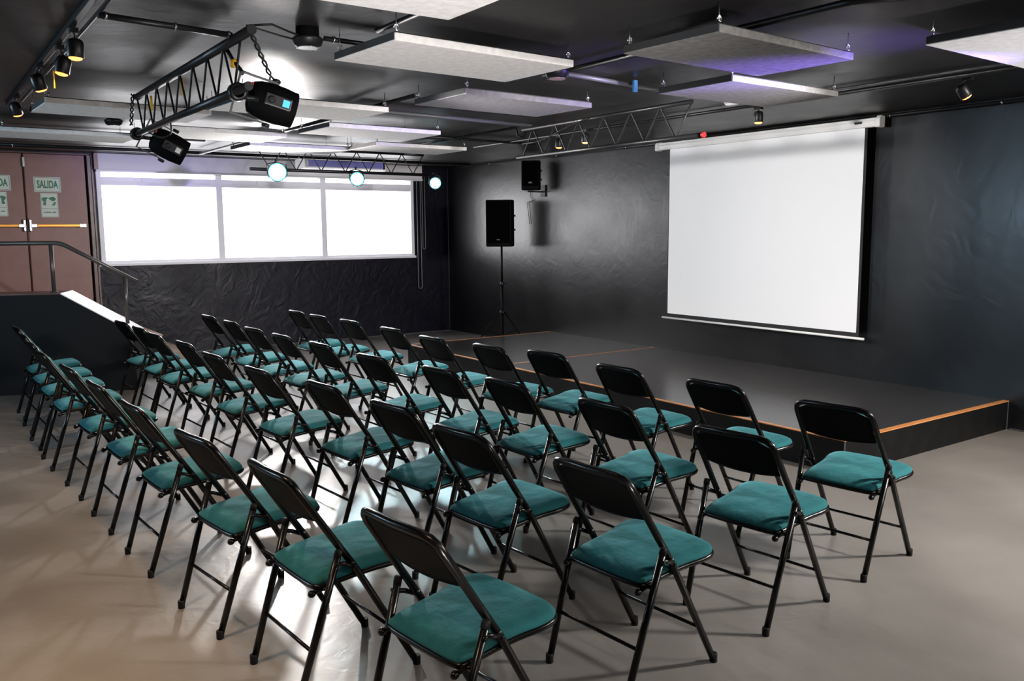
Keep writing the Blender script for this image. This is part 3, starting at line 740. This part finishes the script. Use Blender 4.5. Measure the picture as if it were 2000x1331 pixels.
truss('black ladder truss carrying two stage lights near the orange track lamps', (-5.50, -7.42, 0), (-5.50, -5.28, 0), 2.425, 2.195, 16, 0.022, 0.020, topx=0.15)
truss('black ladder truss in front of the window carrying three lit spotlights', (-3.72, -2.33, 0), (-1.72, -2.33, 0), 2.43, 2.20, 14, 0.016, 0.018)
tr3 = truss('long black ladder truss over the stage beside the projection screen', (-2.25, -7.10, 0), (-2.25, -5.08, 0), 2.425, 2.188, 13, 0.016, 0.018)
MB().lathe([(0.020, 0), (0.022, 0.004), (0.022, 0.018), (0.018, 0.022)], 14, axes((0, -1.11, 0), (0, -1, 0))).build('end_cap', 'red', tr3)
hb = MB().tube([(-2.25, -5.15, 2.43), (-2.23, -5.06, 2.36), (-2.26, -5.02, 2.38), (-2.25, -4.98, 2.45)], 0.008, 8).build('truss_cable', 'dim_cord')
tag(hb, 'dark cable loop at the far end of the long stage truss', 'cable')
c2 = MB().tube(fillet([(-2.27, -5.1, 2.30), (-2.27, -5.35, 2.30), (-2.27, -5.5, 2.33), (-2.27, -5.8, 2.40), (-2.27, -6.0, 2.425)], 0.1), 0.006, 6).build('truss_cable', 'dim_cord')
tag(c2, 'thin sagging cable woven through the long stage truss', 'cable')

# chain / cable hangers + yellow tags on the first truss
def hanger(lab, x, y, z0, z1, sway):
    b = MB(); n = 14
    for ph in (0, math.pi):
        b.tube([(x+0.009*math.cos(ph+i*1.3)+sway*i/n, y+0.009*math.sin(ph+i*1.3), z0+(z1-z0)*i/n) for i in range(n+1)], 0.005, 6)
    o = b.build('safety_cable', 'dim_cord'); tag(o, lab, 'cable'); return o


hanger('twisted cable hanging from the truss end to the light with blue display', -5.47, -7.46, 2.44, 2.24, 0.09)
hanger('twisted cable hanging from the far truss end to the rear stage light', -5.53, -5.30, 2.44, 2.24, -0.02)
o = MB().tube(fillet([(-5.465, -7.10, 2.42), (-5.44, -7.12, 2.36), (-5.42, -7.16, 2.32), (-5.43, -7.20, 2.30)], 0.05), 0.010, 8).build('power_lead', 'dim_cord'); tag(o, 'thick black power lead with a yellow plug beside the truss', 'cable')
MB().lathe([(0.010, 0), (0.019, 0.006), (0.019, 0.036), (0.010, 0.044)], 12, Matrix.Translation((-5.438, -7.115, 2.335))).build('plug', 'yellow', o)
for (y, z, lab) in ((-6.30, 2.355, 'pair of yellow straps hanging midway along the lit truss'), (-5.55, 2.355, 'pair of yellow straps hanging near the far end of the lit truss')):
    o = MB().box((-0.006, -0.022, -0.045), (0.004, -0.004, 0.045)).box((-0.002, 0.008, -0.045), (0.008, 0.026, 0.045)).build('strap', 'yellow', bevel=0.002)
    o.location = (-5.475, y, z); tag(o, lab, 'strap')
o = MB().tube([(-5.50, -7.52, 2.45), (-5.40, -7.55, 2.462), (-5.30, -7.50, 2.45), (-5.24, -7.49, 2.44)], 0.005, 6).tube([(-5.50, -7.50, 2.455), (-5.42, -7.50, 2.442), (-5.33, -7.47, 2.435), (-5.25, -7.47, 2.425)], 0.004, 6).build('loose_cable', 'dim_cord')
tag(o, 'loose thin cables from the truss end to the black round light', 'cable')
o = MB().tube(fillet([(-5.50, -5.55, 2.172), (-5.47, -5.75, 2.12), (-5.46, -5.95, 2.13), (-5.50, -6.10, 2.172)], 0.08), 0.005, 6).build('loose_cable', 'dim_cord')
tag(o, 'thin cable sagging under the truss near the rear stage light', 'cable')

# ------------------------------------------------------------------ stage lights with displays
def mover(lab, loc, zdir, lcd, hint):
    t = thing('stage_light', lab, 'stage light', loc)
    T = axes((0, 0, 0), zdir, hint)      # +z: beam direction; +x side: towards the camera
    T = T @ Matrix.Scale(0.86, 4)
    prof = [(0.050, -0.135), (0.088, -0.120), (0.105, -0.08), (0.112, -0.02), (0.112, 0.05), (0.104, 0.115), (0.104, 0.135)]
    MB().lathe(prof, 10, T).build('body', 'black_plastic', t, bevel=0.004)
    MB().lathe([(0.096, 0.130), (0.096, 0.1365)], 24, T).build('lens', 'grille', t)
    # yoke arms on both sides (local +-y) and knobs
    for s in (1, -1):
        y = MB().prism([(-0.020, -0.20), (0.020, -0.20), (0.022, -0.01), (0.016, 0.022), (-0.016, 0.022), (-0.022, -0.01)], s*0.116, s*0.124,
                       T @ Matrix(((1, 0, 0, 0), (0, 0, 1, 0), (0, 1, 0, 0), (0, 0, 0, 1)))).build('yoke_arm', 'grey_plastic', t, bevel=0.003)
        MB().lathe([(0.024, 0), (0.026, 0.012), (0.020, 0.02)], 12, T @ axes((0, s*0.122, 0), (0, s, 0), (1, 0, 0))).build('tilt_knob', 'black_metal', y)
    MB().box((-0.02, -0.124, -0.206), (0.02, 0.124, -0.196), T).build('yoke_bridge', 'grey_plastic', t)
    # control box with display on the side facing the room's rear
    MB().box((0.100, -0.036, -0.05), (0.120, 0.034, 0.10), T).build('control_box', 'control_grey', t, bevel=0.006)
    MB().box((0.1195, -0.022, 0.050), (0.1215, 0.018, 0.088), T).build('display', lcd, t)
    MB().lathe([(0.020, 0), (0.020, 0.010), (0.014, 0.014)], 14, T @ axes((0.121, 0, -0.012), (1, 0, 0), (0, 0, 1))).build('dial', 'black_metal', t)
    MB().box((0.055, -0.070, -0.134), (0.075, -0.045, -0.122), T).build('red_switch', 'red', t)
    return t


hint = (-0.62, -0.70, 0.15)
m1 = mover('black stage light with white label under the far truss end', (-5.30, -5.20, 2.13), (0.80, -0.10, -0.42), 'lcd_white', hint)
m2 = mover('black stage light with blue display hung at the near truss end', (-5.28, -7.16, 2.175), (0.86, -0.18, -0.26), 'lcd', hint)
for (x, y, lab) in ((-5.50, -5.22, 'black hook clamp holding the rear stage light to the truss'), (-5.49, -7.30, 'black hook clamp holding the stage light with blue display')):
    o = thing('clamp', lab, 'clamp', (x, y, 2.195))
    MB().lathe([(0.028, -0.022), (0.042, -0.022), (0.042, 0.022), (0.028, 0.022), (0.028, -0.022)], 16, axes((0, 0, 0), (0, 1, 0))).build('clamp_ring', 'black_metal', o)
    MB().tube([(0.03, 0, -0.02), (0.10, 0.01, -0.025)], 0.012, 8).build('clamp_bolt', 'black_metal', o)
light('SPOT', 'rear_stage_beam', (-5.02, -5.10, 2.06), (0.0, -3.0, 1.6), 500, (1.0, 0.93, 0.87), 0.05, 30, 1.0)
light('SPOT', 'near_stage_beam', (-4.98, -7.02, 2.10), (0.0, -5.90, 1.50), 580, (1.0, 0.975, 0.955), 0.08, 47, 0.5)

# ------------------------------------------------------------------ LED spotlights on the window truss
def led(lab, loc, tgt, mt, r):
    t = thing('led_spotlight', lab, 'spotlight', loc)
    z = Vector(tgt)-Vector(loc); T = axes((0, 0, 0), z)
    MB().lathe([(r*0.45, -0.15), (r*0.75, -0.12), (r*0.95, -0.05), (r*1.05, -0.01), (r*1.05, 0.0)], 20, T).build('body', 'black_plastic', t)
    MB().lathe([(r*0.86, 0.0005), (r*0.86, 0.007)], 24, T).build('lens', mt, t)
    MB().lathe([(r*0.99, 0.0005), (r*0.99, 0.004)], 24, T).build('lens_rim', 'led_rim', t)
    b = MB()
    for k_ in range(12):
        a = k_*math.pi/6; b.box((-0.006, -0.005, -0.03), (0.006, 0.005, 0.006), T @ Matrix.Rotation(a, 4, 'Z') @ Matrix.Translation((r*1.03, 0, 0)))
    b.build('bezel', 'grey_plastic', t)
    q = MB()
    for s in (1, -1): q.tube([(s*(r*1.1), 0, -0.03), (s*(r*1.1), 0.02, 0.085), (s*0.02, 0.03, 0.10)], 0.006, 8)
    q.tube([(0, 0.03, 0.10), (0, 0.03, 0.13)], 0.012, 8)
    q.build('yoke', 'black_metal', t)
    return t


led('blinding white spotlight on the window truss', (-3.555, -2.47, 2.165), (-5.6, -9.0, 1.3), 'led_white', 0.095)
led('bluish white spotlight in the middle of the window truss', (-2.645, -2.47, 2.120), (-5.4, -8.5, 0.3), 'led_cyan', 0.077)
led('bluish white spotlight at the corner end of the window truss', (-1.645, -2.47, 2.098), (-4.6, -8.4, 0.7), 'led_cyan', 0.068)
def ledlamp(name, loc, tgt, p, col, sp):
    z = (Vector(tgt)-Vector(loc)).normalized(); light('SPOT', name, Vector(loc)+z*0.03, tgt, p, col, 0.08, sp, 1.0)
ledlamp('led_beam_a', (-3.555, -2.47, 2.165), (-5.4, -8.0, 1.6), 600, (1.0, 0.95, 0.92), 150)
ledlamp('led_beam_b', (-2.645, -2.47, 2.120), (-4.4, -6.6, -1.2), 200, (0.72, 0.93, 1.0), 60)
ledlamp('led_beam_c', (-1.645, -2.47, 2.098), (-3.4, -6.4, -1.2), 200, (0.62, 0.92, 1.0), 60)

# ------------------------------------------------------------------ warm track lamps
tk = MB().box((-6.140, -13.0, 2.465), (-6.110, -4.05, 2.4895)).build('lamp_track', 'black_metal', bevel=0.003)
tag(tk, 'black ceiling track holding four orange lit lamps', 'lamp track')
tk2 = MB().tube([(-6.075, -13.0, 2.462), (-6.075, -4.4, 2.462)], 0.009, 8).build('ceiling_pipe', 'black_metal'); tag(tk2, 'thin pipe running along the orange lamp track', 'pipe')


def track_lamp(lab, x, y, zb, tilt, group, yellow=False, r=0.036):
    t = thing('track_lamp', lab, 'lamp', (x, y, zb), 0, group)
    T = Matrix.Rotation(tilt[0], 4, 'X') @ Matrix.Rotation(tilt[1], 4, 'Y')
    MB().lathe([(r*0.5, 0.085), (r*0.85, 0.078), (r, 0.065), (r, 0.004), (r*0.92, 0.0)], 20, T).build('lamp_shade', 'black_metal', t)
    MB().lathe([(r*0.80, 0.0), (r*0.80, -0.004), (r*0.5, -0.010)], 18, T).build('bulb', 'warm_glow', t)
    MB().tube([tuple(T @ Vector((0, 0, 0.08))), (0.0, 0.0, 0.115), (0, 0, 2.462-zb)], 0.005, 8).build('stem', 'black_metal', t)
    MB().box((-0.016, -0.03, 2.44-zb), (0.016, 0.03, 2.463-zb)).build('adapter', 'black_metal', t)
    if yellow: MB().box((-r-0.002, -0.01, -0.075), (-r+0.003, 0.006, 0.01)).build('tag_strip', 'yellow', t)
    d = T.to_3x3() @ Vector((0, 0, -1))
    p = Vector((x, y, zb))+d*0.02
    light('SPOT', 'warm_lamp_beam', p, p+d, 56 if x < -4 else 26, (1.0, 0.66, 0.38), 0.03, 100, 0.9)
    return t


GL = 'orange lit lamps on the ceiling track'
track_lamp('orange lit track lamp, topmost of four in the photo', -6.115, -6.98, 2.335, (0.0, 0.05), GL)
track_lamp('orange lit track lamp with a yellow strip hanging from it', -6.115, -6.55, 2.330, (0.05, 0.22), GL, True)
track_lamp('orange lit track lamp between the yellow-strip lamp and the lowest one', -6.14, -5.98, 2.325, (0.2, -0.3), GL)
track_lamp('orange lit track lamp closest to the brown doors', -6.13, -4.68, 2.335, (0.25, -0.25), GL)
GR = 'orange lit lamps over the stage'
track_lamp('small orange lamp over the stage, nearest the wall loudspeaker', -1.52, -4.67, 2.34, (0.0, 0.0), GR)
track_lamp('small orange lamp beside the one nearest the wall loudspeaker', -1.57, -5.13, 2.345, (0, 0), GR)
track_lamp('small orange lamp directly over the projection screen top', -1.42, -7.00, 2.345, (0, 0), GR)
track_lamp('tilted orange lamp beyond the projection screen near the photo edge', -1.36, -8.55, 2.345, (-0.35, -0.5), GR)

# ------------------------------------------------------------------ round ceiling fixtures and detector
def round_fix(lab, x, y, glow=None, zb=2.40):
    t = thing('ceiling_light', lab, 'ceiling light', (x, y, zb))
    MB().lathe([(0.045, 0.0), (0.062, 0.008), (0.070, 0.030), (0.074, 0.036), (0.066, 0.044), (0.054, 0.050), (0.054, 2.4895-zb)], 24).build('housing', 'black_metal', t)
    MB().lathe([(0.047, -0.003), (0.047, 0.002)], 20).build('diffuser', glow or 'grey_plastic', t)
    for a in (0.4, 2.5, 4.6):
        MB().lathe([(0.004, -0.006), (0.004, 0.0)], 8, Matrix.Translation((0.052*math.cos(a), 0.052*math.sin(a), 0.002))).build('screw', 'steel', t)
    return t


round_fix('black round light fixture hung beside the large pale panel', -5.20, -7.46)
round_fix('round light fixture with amber face beside the large pale panel corner', -3.70, -7.43, 'tan_tape')
round_fix('small black round fixture beyond the truss toward the brown doors', -5.37, -3.80)
t = thing('smoke_detector', 'pale round smoke detector above the projection screen', 'smoke detector', (-1.68, -6.96, 2.455))
MB().lathe([(0.02, 0), (0.045, 0.006), (0.055, 0.02), (0.055, 0.034)], 24).build('cover', 'blind', t)
MB().lathe([(0.012, -0.004), (0.012, 0.001)], 12).build('sensor', 'grey_plastic', t)
